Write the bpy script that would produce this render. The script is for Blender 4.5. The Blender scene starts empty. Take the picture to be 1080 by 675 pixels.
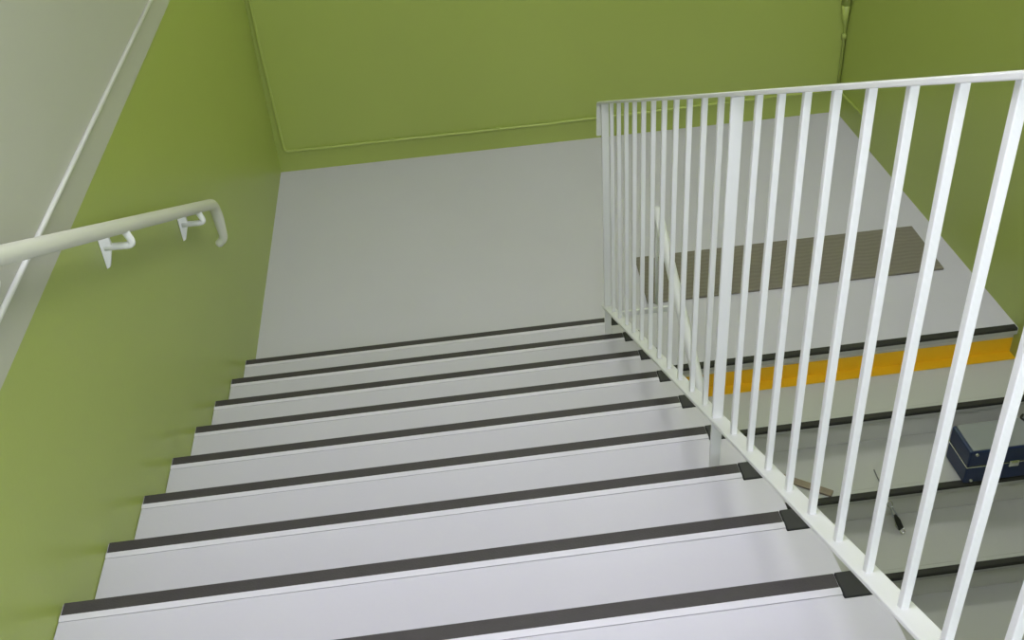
import bpy, bmesh, math, random
from mathutils import Vector, Matrix
random.seed(4)
S = bpy.context.scene
COL = S.collection
# ------------------------------------------------------------------ measured geometry (metres)
R = 0.145            # riser
T = 0.3154           # going
W = 1.647            # clear tread width of the upper flight
L = 2.076            # back wall
XR = 3.481           # wall on the far side of the lower flight
YA = -0.25           # landing edge above the lower flight
ZC = 4.75            # ceiling
YB = -6.6            # wall behind the viewer
NT = 11              # treads of the upper flight
WT = 1.727           # full tread width of the upper flight
YU = -NT * T         # edge of the upper floor
ZU = 12 * R

# ------------------------------------------------------------------ helpers
def link(o, parent=None):
    COL.objects.link(o)
    if parent is not None: o.parent = parent
    return o

def obj(name, bm, mat, parent=None, bevel=0, seg=2, smooth=False, mats=None):
    bmesh.ops.recalc_face_normals(bm, faces=bm.faces[:])
    me = bpy.data.meshes.new(name)
    bm.to_mesh(me); bm.free()
    for m in (mats or [mat]): me.materials.append(m)
    if smooth:
        for p in me.polygons: p.use_smooth = True
    o = link(bpy.data.objects.new(name, me), parent)
    if bevel:
        b = o.modifiers.new('bevel', 'BEVEL'); b.width = bevel; b.segments = seg
        b.limit_method = 'ANGLE'; b.angle_limit = math.radians(40); b.harden_normals = False
    return o

def thing(name, label, cat, group=None, loc=(0, 0, 0)):
    o = link(bpy.data.objects.new(name, None)); o.location = loc; o.empty_display_size = .1
    o['label'] = label; o['category'] = cat
    if group: o['group'] = group
    return o

def struct(name, bm, mat, label, cat, mats=None, parent=None, bevel=0):
    o = obj(name, bm, mat, parent, bevel=bevel, mats=mats)
    o['kind'] = 'structure'
    if parent is None: o['label'] = label; o['category'] = cat
    return o

def box(bm, x0, x1, y0, y1, z0, z1, mi=0):
    v = [bm.verts.new((x, y, z)) for x in (x0, x1) for y in (y0, y1) for z in (z0, z1)]
    for f in ((0,1,3,2),(4,6,7,5),(0,4,5,1),(2,3,7,6),(0,2,6,4),(1,5,7,3)):
        bm.faces.new([v[i] for i in f]).material_index = mi

def B(*a):
    bm = bmesh.new(); box(bm, *a); return bm

def prism_x(bm, pts, x0, x1, mi=0):
    """(y, z) outline extruded along x"""
    a = [bm.verts.new((x0, y, z)) for y, z in pts]; b = [bm.verts.new((x1, y, z)) for y, z in pts]
    n = len(pts)
    bm.faces.new(a).material_index = mi; bm.faces.new(b[::-1]).material_index = mi
    for i in range(n):
        bm.faces.new((a[i], b[i], b[(i+1) % n], a[(i+1) % n])).material_index = mi

def round_path(pts, rad, n=6):
    """round the corners of a polyline"""
    P = [Vector(p) for p in pts]; out = [P[0]]
    for i in range(1, len(P)-1):
        a, b, c = P[i-1], P[i], P[i+1]
        r = rad if not isinstance(rad, (list, tuple)) else rad[i-1]
        da, dc = (a-b), (c-b)
        k = min(r, da.length*.49, dc.length*.49)
        p, q = b+da.normalized()*k, b+dc.normalized()*k
        for j in range(n+1):
            t = j/n
            out.append((1-t)**2*p + 2*t*(1-t)*b + t*t*q)
    out.append(P[-1]); return out

def tube(bm, pts, r, n=12, cap=True, dome=False):
    P = [Vector(p) for p in pts]
    rs = r if isinstance(r, (list, tuple)) else [r]*len(P)
    rs = list(rs)
    if dome:
        d0 = (P[0]-P[1]).normalized(); d1 = (P[-1]-P[-2]).normalized()
        P = [P[0]+d0*rs[0]*.5, P[0]+d0*rs[0]*.35] + P + [P[-1]+d1*rs[-1]*.35, P[-1]+d1*rs[-1]*.5]
        rs = [rs[0]*.4, rs[0]*.8] + rs + [rs[-1]*.8, rs[-1]*.4]
    ref = None; rings = []
    for i, p in enumerate(P):
        if i == 0: d = P[1]-P[0]
        elif i == len(P)-1: d = P[-1]-P[-2]
        else: d = (P[i+1]-p).normalized()+(p-P[i-1]).normalized()
        d.normalize()
        if ref is None:
            ref = Vector((0,0,1)) if abs(d.z) < .8 else Vector((0,1,0))
        u = (ref-d*ref.dot(d)).normalized(); v = d.cross(u); ref = u
        rings.append([bm.verts.new(p+(u*math.cos(2*math.pi*k/n)+v*math.sin(2*math.pi*k/n))*rs[i]) for k in range(n)])
    for a, b in zip(rings, rings[1:]):
        for k in range(n): bm.faces.new((a[k], a[(k+1) % n], b[(k+1) % n], b[k]))
    if cap: bm.faces.new(rings[0][::-1]); bm.faces.new(rings[-1])

def strip(bm, pts, wid, th, side):
    """flat bar swept along pts in a plane; side = unit vector of the width"""
    P = [Vector(p) for p in pts]; s = Vector(side); rings = []
    for i, p in enumerate(P):
        if i == 0: d = P[1]-P[0]
        elif i == len(P)-1: d = P[-1]-P[-2]
        else: d = (P[i+1]-p).normalized()+(p-P[i-1]).normalized()
        d.normalize(); nrm = d.cross(s).normalized()
        rings.append([bm.verts.new(p+s*(a*wid/2)+nrm*(b*th/2)) for a, b in ((-1,-1),(1,-1),(1,1),(-1,1))])
    for a, b in zip(rings, rings[1:]):
        for k in range(4): bm.faces.new((a[k], a[(k+1) % 4], b[(k+1) % 4], b[k]))
    bm.faces.new(rings[0][::-1]); bm.faces.new(rings[-1])

# ------------------------------------------------------------------ materials
def mat(name, col, rough=.5, metal=0, noise=None, bump=None, spec=.5, col2=None):
    m = bpy.data.materials.new(name); m.use_nodes = True
    nt = m.node_tree; b = nt.nodes['Principled BSDF']
    b.inputs['Base Color'].default_value = (*col, 1); b.inputs['Roughness'].default_value = rough
    b.inputs['Metallic'].default_value = metal; b.inputs['Specular IOR Level'].default_value = spec
    tc = nt.nodes.new('ShaderNodeTexCoord')
    if noise:
        sc, amt = noise
        n = nt.nodes.new('ShaderNodeTexNoise'); n.inputs['Scale'].default_value = sc; n.inputs['Detail'].default_value = 5
        nt.links.new(tc.outputs['Object'], n.inputs['Vector'])
        mx = nt.nodes.new('ShaderNodeMix'); mx.data_type = 'RGBA'
        c2 = col2 or tuple(c*(1-amt) for c in col)
        mx.inputs[6].default_value = (*col, 1); mx.inputs[7].default_value = (*c2, 1)
        nt.links.new(n.outputs['Fac'], mx.inputs[0]); nt.links.new(mx.outputs[2], b.inputs['Base Color'])
    if bump:
        sc, st = bump
        n2 = nt.nodes.new('ShaderNodeTexNoise'); n2.inputs['Scale'].default_value = sc; n2.inputs['Detail'].default_value = 3
        nt.links.new(tc.outputs['Object'], n2.inputs['Vector'])
        bp = nt.nodes.new('ShaderNodeBump'); bp.inputs['Strength'].default_value = st; bp.inputs['Distance'].default_value = .002
        nt.links.new(n2.outputs['Fac'], bp.inputs['Height']); nt.links.new(bp.outputs['Normal'], b.inputs['Normal'])
    return m

GREEN = mat('green wall paint', (.362, .43, .100), .38, noise=(2.5, .05), bump=(60, .12))
WHITE = mat('white wall paint', (.485, .485, .43), .5, noise=(2, .03), bump=(60, .1))
CEIL = mat('ceiling paint', (.78, .78, .76), .7)
VINYL = mat('pale grey floor vinyl', (.56, .54, .625), .42, noise=(3, .05), bump=(120, .05))
NOSE = mat('nosing lip', (.60, .58, .65), .38)
RUBBER = mat('charcoal nosing insert', (.050, .043, .047), .62, noise=(40, .3), bump=(250, .3))
RUBBER2 = mat('black nosing insert', (.022, .022, .018), .65, noise=(40, .3))
CAP = mat('black rubber end cap', (.009, .009, .012), .55, noise=(60, .2))
IVORY = mat('off-white rail paint', (.60, .60, .54), .4)
STEEL = mat('white painted steel', (.735, .735, .76), .32, bump=(90, .04))
YELLOW = mat('yellow safety paint', (.90, .52, .014), .5, noise=(14, .1))
VINYL2 = mat('shaded grey floor vinyl', (.46, .465, .44), .45, noise=(3, .06), bump=(120, .05))  # floor vinyl darkened and greyed, puts the lower flight's shade into the colour
RISER = mat('shade-lifted riser', (.62, .62, .58), .5, noise=(3, .05))  # riser colour lightened to offset the shade falling on the lower risers
CONC = mat('grey concrete', (.36, .36, .34), .8, noise=(8, .2))
NAVY = mat('navy toolbox shell', (.018, .034, .10), .4, noise=(30, .2))
LIDP = mat('grey lid panel', (.25, .265, .27), .42)
CHROME = mat('bright metal', (.75, .75, .74), .25, 1)
TAN = mat('tan wood', (.29, .235, .17), .6, noise=(40, .25))
CORD = mat('grey cord', (.16, .16, .15), .7)
DARK = mat('black plastic', (.015, .015, .016), .45)

# ribbed mat material
MATM = mat('woven floor mat', (.14,.125,.10), .9)
nt = MATM.node_tree; b = nt.nodes['Principled BSDF']; tc = nt.nodes.new('ShaderNodeTexCoord')
wv = nt.nodes.new('ShaderNodeTexWave'); wv.wave_type = 'BANDS'; wv.bands_direction = 'Y'
wv.inputs['Scale'].default_value = 10; wv.inputs['Distortion'].default_value = 5; wv.inputs['Detail'].default_value = 3
nt.links.new(tc.outputs['Object'], wv.inputs['Vector'])
mx = nt.nodes.new('ShaderNodeMix'); mx.data_type = 'RGBA'
mx.inputs[6].default_value = (.175, .158, .125, 1); mx.inputs[7].default_value = (.20, .18, .147, 1)
nt.links.new(wv.outputs['Fac'], mx.inputs[0]); nt.links.new(mx.outputs[2], b.inputs['Base Color'])
bp = nt.nodes.new('ShaderNodeBump'); bp.inputs['Strength'].default_value = .3; bp.inputs['Distance'].default_value = .004
nt.links.new(wv.outputs['Fac'], bp.inputs['Height']); nt.links.new(bp.outputs['Normal'], b.inputs['Normal'])

def emit(name, col, s):
    m = bpy.data.materials.new(name); m.use_nodes = True; nt = m.node_tree
    nt.nodes.remove(nt.nodes['Principled BSDF'])
    e = nt.nodes.new('ShaderNodeEmission'); e.inputs[0].default_value = (*col, 1); e.inputs[1].default_value = s
    nt.links.new(e.outputs[0], nt.nodes['Material Output'].inputs[0]); return m

# ------------------------------------------------------------------ the room
ZB = -2.0
bm = B(-.2, 0, YB, L, ZB, 1.675, ); box(bm, -.2, 0, YB, L, 1.675, ZC, 1)
struct('wall_left', bm, None, 'green stairwell wall with a white painted upper part', 'wall', mats=[GREEN, WHITE])
struct('wall_back', B(-.2, XR+.2, L, L+.2, ZB, ZC), GREEN, 'green wall behind the half landing', 'wall')
struct('wall_right', B(XR, XR+.2, YB, L, ZB, ZC), GREEN, 'green wall beside the lower flight of stairs', 'wall')
# landing: L-shaped plate (under tread one on one side, up to the lower flight's edge on the other)
bm = bmesh.new(); XG = 1.735
outline = [(0, -.02), (XG, -.02), (XG, YA), (XR, YA), (XR, L), (0, L)]
va = [bm.verts.new((x, y, 0)) for x, y in outline]; vb = [bm.verts.new((x, y, -.03)) for x, y in outline]
bm.faces.new(va); bm.faces.new(vb[::-1])
for i in range(6): bm.faces.new((va[i], vb[i], vb[(i+1) % 6], va[(i+1) % 6]))
box(bm, 0, XG, -.02, L, -.2, -.0301, 1); box(bm, XG, XR, YA+.02, L, -.2, -.0301, 1)
struct('floor', bm, None, 'pale grey half landing between the two flights', 'floor', mats=[VINYL, VINYL])
struct('floor_upper', B(0, XR, YB, YU, ZU-.2, ZU), VINYL, 'upper floor at the head of the stairs', 'floor')
struct('floor_lower', B(0, XR, YB, YA, -1.84, -1.74), VINYL, 'lower floor at the foot of the stairs', 'floor')
struct('ceiling', B(-.2, XR+.2, YB-.2, L+.2, ZC, ZC+.2), CEIL, 'plain white ceiling over the stairwell', 'ceiling')
# wall behind the viewer with a daylight window
wx0, wx1, wz0, wz1 = .5, 3.0, 2.5, 4.4
bm = B(-.2, wx0, YB-.2, YB, ZB, ZC); box(bm, wx1, XR+.2, YB-.2, YB, ZB, ZC)
box(bm, wx0, wx1, YB-.2, YB, ZB, wz0); box(bm, wx0, wx1, YB-.2, YB, wz1, ZC)
struct('wall_front', bm, WHITE, 'white wall with a window behind the stair head', 'wall')
bm = bmesh.new()
for x in (wx0, (wx0+wx1)/2-.03, wx1-.06): box(bm, x, x+.06, YB-.12, YB-.06, wz0, wz1)
box(bm, wx0, wx1, YB-.12, YB-.06, wz0, wz0+.06); box(bm, wx0, wx1, YB-.12, YB-.06, wz1-.06, wz1)
struct('window_1', bm, STEEL, 'white framed window at the stair head', 'window')

# ------------------------------------------------------------------ upper flight
fl = thing('staircase', 'pale grey upper flight of steps descending from the viewer beside the green wall', 'stairs')
bm = bmesh.new()
pts = [(-.012, 0)]
for k in range(1, NT+1):
    pts += [(-(k-1)*T-.012, k*R-.036), (-k*T-.012, k*R-.036)]
pts += [(YU-.012, ZU-.36), (-T*2.3, 0-.0), ]
prism_x(bm, pts, .001, WT-.006)
obj('stair_body', bm, VINYL, fl)
def tread_bm(y0, z):
    # slab with its front outer corner notched for the rubber cap
    bm = bmesh.new()
    o_ = [(.001, y0-T-.006), (WT, y0-T-.006), (WT, y0-.063), (W+.0015, y0-.063), (W+.0015, y0-.054), (.001, y0-.054)]
    a = [bm.verts.new((x, y, z-.035)) for x, y in o_]; b_ = [bm.verts.new((x, y, z)) for x, y in o_]
    bm.faces.new(a[::-1]); bm.faces.new(b_)
    for i in range(6): bm.faces.new((a[i], a[(i+1) % 6], b_[(i+1) % 6], b_[i]))
    return bm
for k in range(1, NT+1):
    y0 = -(k-1)*T; z = k*R
    tr = obj('tread', tread_bm(y0, z), VINYL, fl, bevel=.003)
    bm = bmesh.new()
    prism_x(bm, [(y0, z-.034), (y0, z-.004), (y0-.004, z-.0005), (y0-.0365, z-.0005), (y0-.0375, z+.0022), (y0-.043, z+.0020), (y0-.0535, z+.0003), (y0-.0535, z-.034)], .002, W+.001)
    n = obj('nosing', bm, NOSE, tr)
    n['label'] = 'light lip of the step edge'
    bm = bmesh.new()
    prism_x(bm, [(y0+.0012, z-.022), (y0+.0012, z-.002), (y0-.002, z+.001), (y0-.0368, z+.001), (y0-.0368, z-.0004), (y0-.003, z-.0004), (y0-.0004, z-.004), (y0-.0004, z-.022)], .004, W)
    s = obj('grip_strip', bm, RUBBER, tr); s['label'] = 'charcoal anti-slip strip'
    c = obj('end_cap', B(W+.002, WT, y0-.0625, y0+.001, z-.036, z+.0022), CAP, tr, bevel=.003); c['label'] = 'black rubber end cap'

# ------------------------------------------------------------------ lower flight
lf = thing('staircase', 'grey lower flight with a yellow stripe under its top edge', 'stairs')
NL = 11; X0, X1 = XG+.005, XR-.001
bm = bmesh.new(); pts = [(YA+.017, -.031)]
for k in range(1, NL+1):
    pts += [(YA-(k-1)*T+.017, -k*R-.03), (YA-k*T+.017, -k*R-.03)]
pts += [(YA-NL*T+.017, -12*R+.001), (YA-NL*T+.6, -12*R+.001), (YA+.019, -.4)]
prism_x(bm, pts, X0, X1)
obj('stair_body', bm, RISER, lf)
for k in range(0, NL+1):
    ye = YA-k*T; z = -k*R
    if k == 0:
        par = lf
    else:
        par = obj('tread', B(X0, X1, ye+.046, ye+T+.016, z-.03, z), VINYL2, lf, bevel=.002)
    bm = bmesh.new()
    prism_x(bm, [(ye-.001, z-.030), (ye-.001, z-.003), (ye+.002, z+.0004), (ye+.0455, z+.0004), (ye+.0455, z-.030)], X0, X1) if k else \
        prism_x(bm, [(ye-.004, z-.034), (ye-.004, z-.003), (ye-.001, z+.0008), (ye+.006, z+.0008), (ye-.0005, z-.0005), (ye-.0005, z-.034)], X0, X1)
    n = obj('nosing', bm, VINYL2, par)
    bm = bmesh.new(); e = .006 if k == 0 else 0
    prism_x(bm, [(ye-.0025-e*.4, z-.012), (ye-.0025-e*.4, z-.001), (ye+.001, z+.0022), (ye+.027, z+.0022), (ye+.027, z+.0006), (ye, z+.0006)], X0+.002, X1-.004)
    s = obj('grip_strip', bm, RUBBER2, par); s['label'] = 'charcoal anti-slip strip'
bm = bmesh.new()   # yellow warning band folded round the foot of the top riser
prism_x(bm, [(YA+.0165, -.066), (YA+.0150, -.066), (YA+.0145, -R+.0015), (YA-.045, -R+.0015), (YA-.045, -R+.0002), (YA+.0155, -R+.0002)], X0, X1-.002)
yb = obj('warning_band', bm, YELLOW, lf); yb['label'] = 'yellow warning band across the top riser'

# ------------------------------------------------------------------ main railing
XQ = 1.620
SL = R/T
def nose_z(y): return R - y*SL
RT = lambda y: 1.0645     # height of the top rail above the nosing line
RB = lambda y: .098-.0143*y     # height of the bottom rail above the nosing line
rg = thing('stair_railing', 'white steel railing with square balusters along the open side of upper steps', 'railing', loc=(0, 0, 0))
YE, YS = -.105, -3.42
bm = bmesh.new()
top = lambda y: (XQ, y, nose_z(y)+RT(y)-.006)
pts = [top(YS), top(-1.84), top(-.10), (XQ, YE+.045, nose_z(YE+.045)+RT(YE)-.006)]
path = round_path(pts[-3:] + [(XQ, YE+.062, nose_z(YE)+RT(YE)-.175)], [.01, .05], 7)
strip(bm, [pts[0]] + path, .042, .0095, (1, 0, 0))
obj('top_rail', bm, STEEL, rg, bevel=.002)
bm = bmesh.new()
bot = lambda y: (XQ, y, nose_z(y)+RB(y)-.005)
strip(bm, [bot(YS), bot(-.112)], .044, .009, (1, 0, 0))
obj('bottom_rail', bm, STEEL, rg, bevel=.002)
posts = [(-.128, R), (-1.785, 6*R), (-3.36, 11*R)]
for y, zf in posts:
    tr_ = obj('post', B(XQ-.0145, XQ+.0145, y-.0055, y+.0055, zf+.001, nose_z(y)+RT(y)-.012), STEEL, rg, bevel=.0015)
ys = [-.269-.1395*i for i in range(11)] + [-1.928-.1293*i for i in range(11)]
for y in ys:
    bm = bmesh.new(); h = .0071
    prism = [(y-h, nose_z(y-h)+RB(y)-.002), (y+h, nose_z(y+h)+RB(y)-.002), (y+h, nose_z(y+h)+RT(y)-.011), (y-h, nose_z(y-h)+RT(y)-.011)]
    prism_x(bm, prism, XQ-h, XQ+h)
    obj('baluster', bm, STEEL, rg, bevel=.0015)

# ------------------------------------------------------------------ wall handrail
hz = lambda y: 1.953 - (y+2.007)*.5
hr = thing('wall_handrail', 'white tubular handrail on curved brackets along the green wall', 'handrail')
bm = bmesh.new()
path = round_path([(.075, -3.35, hz(-3.35)), (.075, -.150, hz(-.150)), (.078, -.140, .862), (.052, -.140, .838)], [.07, .025], 8)
rad_ = [.0212 if p.z > hz(-.15)-.075 else .0165 for p in path]
tube(bm, path, rad_, 18, dome=True)
obj('rail', bm, IVORY, hr, smooth=True)
for y in (-.437, -1.262, -2.10, -2.93):
    zr = hz(y)
    bm = bmesh.new()      # pointed gusset standing off the wall
    o_ = [(.001, zr+.012), (.030, zr+.006), (.034, zr-.055), (.012, zr-.122), (.001, zr-.128)]
    a = [bm.verts.new((x, y-.006, z)) for x, z in o_]; b_ = [bm.verts.new((x, y+.006, z)) for x, z in o_]
    bm.faces.new(a[::-1]); bm.faces.new(b_)
    for i in range(5): bm.faces.new((a[i], b_[i], b_[(i+1) % 5], a[(i+1) % 5]))
    br = obj('bracket', bm, STEEL, hr, bevel=.002)
    bm = bmesh.new()
    tube(bm, round_path([(.012, y, zr-.060), (.094, y, zr-.062), (.078, y, zr-.014)], .022, 6), .0105, 12)
    obj('arm', bm, STEEL, br, smooth=True)

# ------------------------------------------------------------------ lower flight handrail
lh = thing('handrail', 'white tubular handrail of the lower flight seen through the railing', 'handrail')
XH = 1.80
lz = lambda y: .85 + (y+.25)*SL
bm = bmesh.new()
tube(bm, round_path([(XH, -2.6, lz(-2.6)), (XH, -.25, lz(-.25)), (XH, -.245, .62)], .05, 7), .0205, 16, dome=True)
obj('rail', bm, STEEL, lh, smooth=True)
bm = bmesh.new()
tube(bm, [(XH-.001, -.262, .80), (XH-.001, -.29, .40)], .007, 8)
obj('drop_bar', bm, STEEL, lh, smooth=True)
ya_ = -.30
obj('support_bar', B(XQ+.0225, XH+.05, ya_-.006, ya_+.006, nose_z(ya_)+RB(ya_)-.022, nose_z(ya_)+RB(ya_)+.004), STEEL, lh, bevel=.002)

# ------------------------------------------------------------------ conduits on the walls
def conduit(name, pts, r, label, rad=.03, clips=(), m=GREEN, cat='conduit'):
    bm = bmesh.new(); tube(bm, round_path(pts, rad, 6), r, 10)
    o = obj(name, bm, m, None, smooth=True); o['label'] = label; o['category'] = cat
    for c in clips:
        obj('clip', B(*c), m, o, bevel=.001)
    return o
conduit('cable_conduit', [(.030, L-.008, 3.4), (.030, L-.008, .8), (.047, L-.008, .137), (1.6, L-.008, .133), (3.15, L-.008, .150), (XR-.030, L-.008, .150), (XR-.009, L-.03, .150), (XR-.008, 1.62, .168), (XR-.001, 1.60, .168)], .009,
        'thin green painted conduit running down the corner and along the landing wall', [.02, .03, .02, .01, .012, .012, .01],
        clips=[(x-.01, x+.01, L-.017, L, .133-.013, .133+.013+.006*(x > 2)) for x in (.7, 1.35, 2.3)])
conduit('wall_pipe', [(XR-.032, L-.032, 3.2), (XR-.032, L-.032, .70)], .026, 'green painted pipe in the corner of the two green walls', cat='pipe')
o = bpy.data.objects['wall_pipe']
bm = bmesh.new(); tube(bm, [(XR-.032, L-.032, .70), (XR-.024, L-.024, .60), (XR-.012, L-.012, .56), (XR-.012, L-.012, .17)], [.026, .016, .009, .008], 10)
obj('reducer', bm, GREEN, o, smooth=True)
for z in (.60, .50):
    bm = bmesh.new(); tube(bm, [(XR-.016, L-.016, z-.015), (XR-.016, L-.016, z+.015)], .0145, 12); obj('coupling', bm, GREEN, o, smooth=True)
bm = bmesh.new(); tube(bm, [(.006, YB+.01, 1.785), (.006, L-.002, 1.785)], .007, 10)
o = obj('cable_cover', bm, STEEL, None, smooth=True); o['label'] = 'thin white bead running level along the white upper wall'; o['category'] = 'cable cover'

# ------------------------------------------------------------------ things lying about
bm = bmesh.new()
prs = [(1.885, .262), (3.362, .258), (3.372, .668), (1.905, .672)]
a = [bm.verts.new((x, y, .0005)) for x, y in prs]; b_ = [bm.verts.new((x, y, .011)) for x, y in prs]
bm.faces.new(a[::-1]); bm.faces.new(b_)
for i in range(4): bm.faces.new((a[i], b_[i], b_[(i+1) % 4], a[(i+1) % 4]))
o = obj('floor_mat', bm, MATM, None, bevel=.004); o['label'] = 'dark brownish grey woven mat lying across the landing'; o['category'] = 'mat'

z2 = -2*R; z3 = -3*R
tb = thing('toolbox', 'navy toolbox with grey lid standing on a step of the lower flight', 'toolbox', loc=(0, 0, 0))
cx0, cx1, cy0, cy1 = 2.985, 3.405, -.876, -.706
zs = -.197
zb = z2+.0025
obj('box_body', B(cx0, cx1, cy0, cy1, zb, zs-.003), NAVY, tb, bevel=.006)
obj('seam_trim', B(cx0-.002, cx1+.002, cy0-.002, cy1+.002, zs-.003, zs+.003), CHROME, tb, bevel=.001)
ld = obj('lid', B(cx0, cx1, cy0, cy1, zs+.003, -.112), NAVY, tb, bevel=.007)
lp = obj('lid_panel', B(cx0+.014, cx1-.014, cy0+.006, cy1-.004, -.1125, -.108), LIDP, ld, bevel=.002); lp['label'] = 'grey lid panel'
for x in (cx0+.03, cx1-.03):
    for z in (zb+.014, -.128):
        bm = bmesh.new(); tube(bm, [(x, cy0+.001, z), (x, cy0-.004, z)], [.0085, .0065], 12)
        obj('rivet', bm, CHROME, tb)
for x in (cx0+.20,):
    lt = obj('latch', B(x-.022, x+.022, cy0-.008, cy0-.001, zs-.018, zs+.014), CHROME, tb, bevel=.003)
    bm = bmesh.new(); tube(bm, [(x-.012, cy0-.009, zs+.006), (x+.012, cy0-.009, zs+.006)], .003, 8); obj('latch_pin', bm, CHROME, lt)
bm = bmesh.new()
tube(bm, round_path([(cx0+.10, cy0-.003, -.150), (cx0+.10, cy0-.016, -.150), (cx0+.10, cy0-.016, -.150)], .004, 3), .003, 6)
bm.free()
# short black cable over the far side of the lid
bm = bmesh.new()
tube(bm, round_path([(3.285, -.80, -.1035), (3.30, -.755, -.1035), (3.27, -.72, -.1035), (3.305, -.69, -.108), (3.30, -.66, z2+.006), (3.37, -.63, z2+.006)], .02, 5), .0045, 8)
o = obj('cable', bm, DARK, None, smooth=True); o['label'] = 'short black cable lying over the grey toolbox lid'; o['category'] = 'cable'

# lanyard hanging over a step edge
yl = -.893
ln = thing('key_lanyard', 'grey lanyard with black clip hanging over a lower step edge', 'lanyard')
bm = bmesh.new()
tube(bm, round_path([(2.657, -.735, z2+.004), (2.653, -.80, z2+.004), (2.649, yl+.012, z2+.006), (2.652, yl, z2-.012)], .02, 5), .0028, 8)
obj('cord', bm, CORD, ln, smooth=True)
P0, P1 = Vector((2.656, -.900, z2-.018)), Vector((2.706, -.978, z3+.006))
dv = (P1-P0); sv = Vector((1, 0, 0)); sv = (sv-dv*(sv.dot(dv)/dv.length_squared)).normalized(); nv = dv.normalized().cross(sv).normalized()
Q = lambda t, a=0, n=0: P0+dv*t+sv*a+nv*n
bm = bmesh.new()
tube(bm, [Q(.10+.10*math.cos(i*math.pi/8), .011*math.sin(i*math.pi/8)) for i in range(17)], .0025, 8, cap=False)
obj('ring', bm, CHROME, ln, smooth=True)
for sg in (-1, 1):
    bm = bmesh.new(); strip(bm, [Q(.17, .003*sg), Q(.48, .009*sg)], .006, .002, sv); obj('strap', bm, LIDP, ln)
bm = bmesh.new()
o_ = [(.42, -.004), (.42, .006), (.60, .013), (.84, .012), (.88, -.010), (.62, -.010)]
a = [bm.verts.new(Q(t, x, -.005)) for t, x in o_]; b_ = [bm.verts.new(Q(t, x, .005)) for t, x in o_]
bm.faces.new(a); bm.faces.new(b_[::-1])
for i in range(6): bm.faces.new((a[i], b_[i], b_[(i+1) % 6], a[(i+1) % 6]))
obj('clip', bm, DARK, ln, bevel=.002)
bm = bmesh.new()
tube(bm, round_path([Q(.85, -.009), Q(1.0, -.008), Q(1.0, .010), Q(.85, .010)], .008, 4), .0028, 8)
obj('hook', bm, CHROME, ln, smooth=True)
bm = bmesh.new()
tube(bm, round_path([Q(.62, -.010), Q(.72, -.017), Q(.86, -.011)], .01, 4), .002, 8)
obj('gate', bm, CHROME, ln, smooth=True)

bm = bmesh.new()
a3, b3 = Vector((2.235, -.69, z2+.0055)), Vector((2.435, -.842, z2+.0055))
strip(bm, [a3, a3.lerp(b3, .7), b3], .038, .008, (b3-a3).cross(Vector((0, 0, 1))).normalized())
o = obj('wooden_stick', bm, TAN, None, bevel=.002); o['label'] = 'flat tan wooden stick lying on a lower step near the railing'; o['category'] = 'stick'

# ------------------------------------------------------------------ lights
for (x, y, lx, ly, st, c, lb) in (
        (.72, -3.3, .70, .70, 9.9, (.955, .945, 1.06), 'square opal fill lamp added above the upper steps'),
        (2.6, 1.15, .62, .20, 20.0, (.98, .985, 1.0), 'long narrow opal fill lamp added above the landing')):
    lm = thing('fill_lamp', lb, 'lamp')  # unseen lamps, added and placed to brighten the steps, landing and walls
    obj('rod', B(x-.012, x+.012, y-.012, y+.012, ZC-.27, ZC), STEEL, lm)
    obj('housing', B(x-.1, x+.1, y-.1, y+.1, ZC-.30, ZC-.26), STEEL, lm, bevel=.004)
    obj('diffuser', B(x-lx, x+lx, y-ly, y+ly, ZC-.40, ZC-.301), emit('fill lamp diffuser', c, st), lm, bevel=.01)
ar = bpy.data.lights.new('daylight', 'AREA'); ar.shape = 'RECTANGLE'; ar.size = wx1-wx0; ar.size_y = wz1-wz0
ar.energy = 112; ar.color = (.86, .93, 1.0)
ao = link(bpy.data.objects.new('daylight', ar)); ao.location = ((wx0+wx1)/2, YB-.02, (wz0+wz1)/2)
ao.rotation_euler = (math.radians(90), 0, 0)

w = bpy.data.worlds.new('World'); S.world = w; w.use_nodes = True
w.node_tree.nodes['Background'].inputs[0].default_value = (.75, .85, 1, 1); w.node_tree.nodes['Background'].inputs[1].default_value = 1.0

# ------------------------------------------------------------------ camera
cam = bpy.data.cameras.new('camera'); co = link(bpy.data.objects.new('camera', cam)); S.camera = co
px, py, pz, ca, cb, cc, f = 0.951496258, -3.9019002, 3.02703433, -6.49971940e-02, 6.27061124e-01, -7.92722606e-02, 1130.007
fw = Vector((-math.sin(ca)*math.cos(cb), math.cos(ca)*math.cos(cb), -math.sin(cb)))
r0 = Vector((math.cos(ca), math.sin(ca), 0)); u0 = r0.cross(fw)
rr = r0*math.cos(cc)+u0*math.sin(cc); uu = -r0*math.sin(cc)+u0*math.cos(cc)
M = Matrix((rr, uu, -fw)).transposed().to_4x4(); M.translation = Vector((px, py, pz)); co.matrix_world = M
cam.sensor_fit = 'HORIZONTAL'; cam.sensor_width = 36; cam.lens = 36*f/1080; cam.clip_start = .02

vs = S.view_settings
vs.view_transform = 'Standard'; vs.look = 'None'; vs.gamma = 1; vs.use_curve_mapping = False; vs.exposure = 0
S.cycles.max_bounces = 10; S.cycles.diffuse_bounces = 6
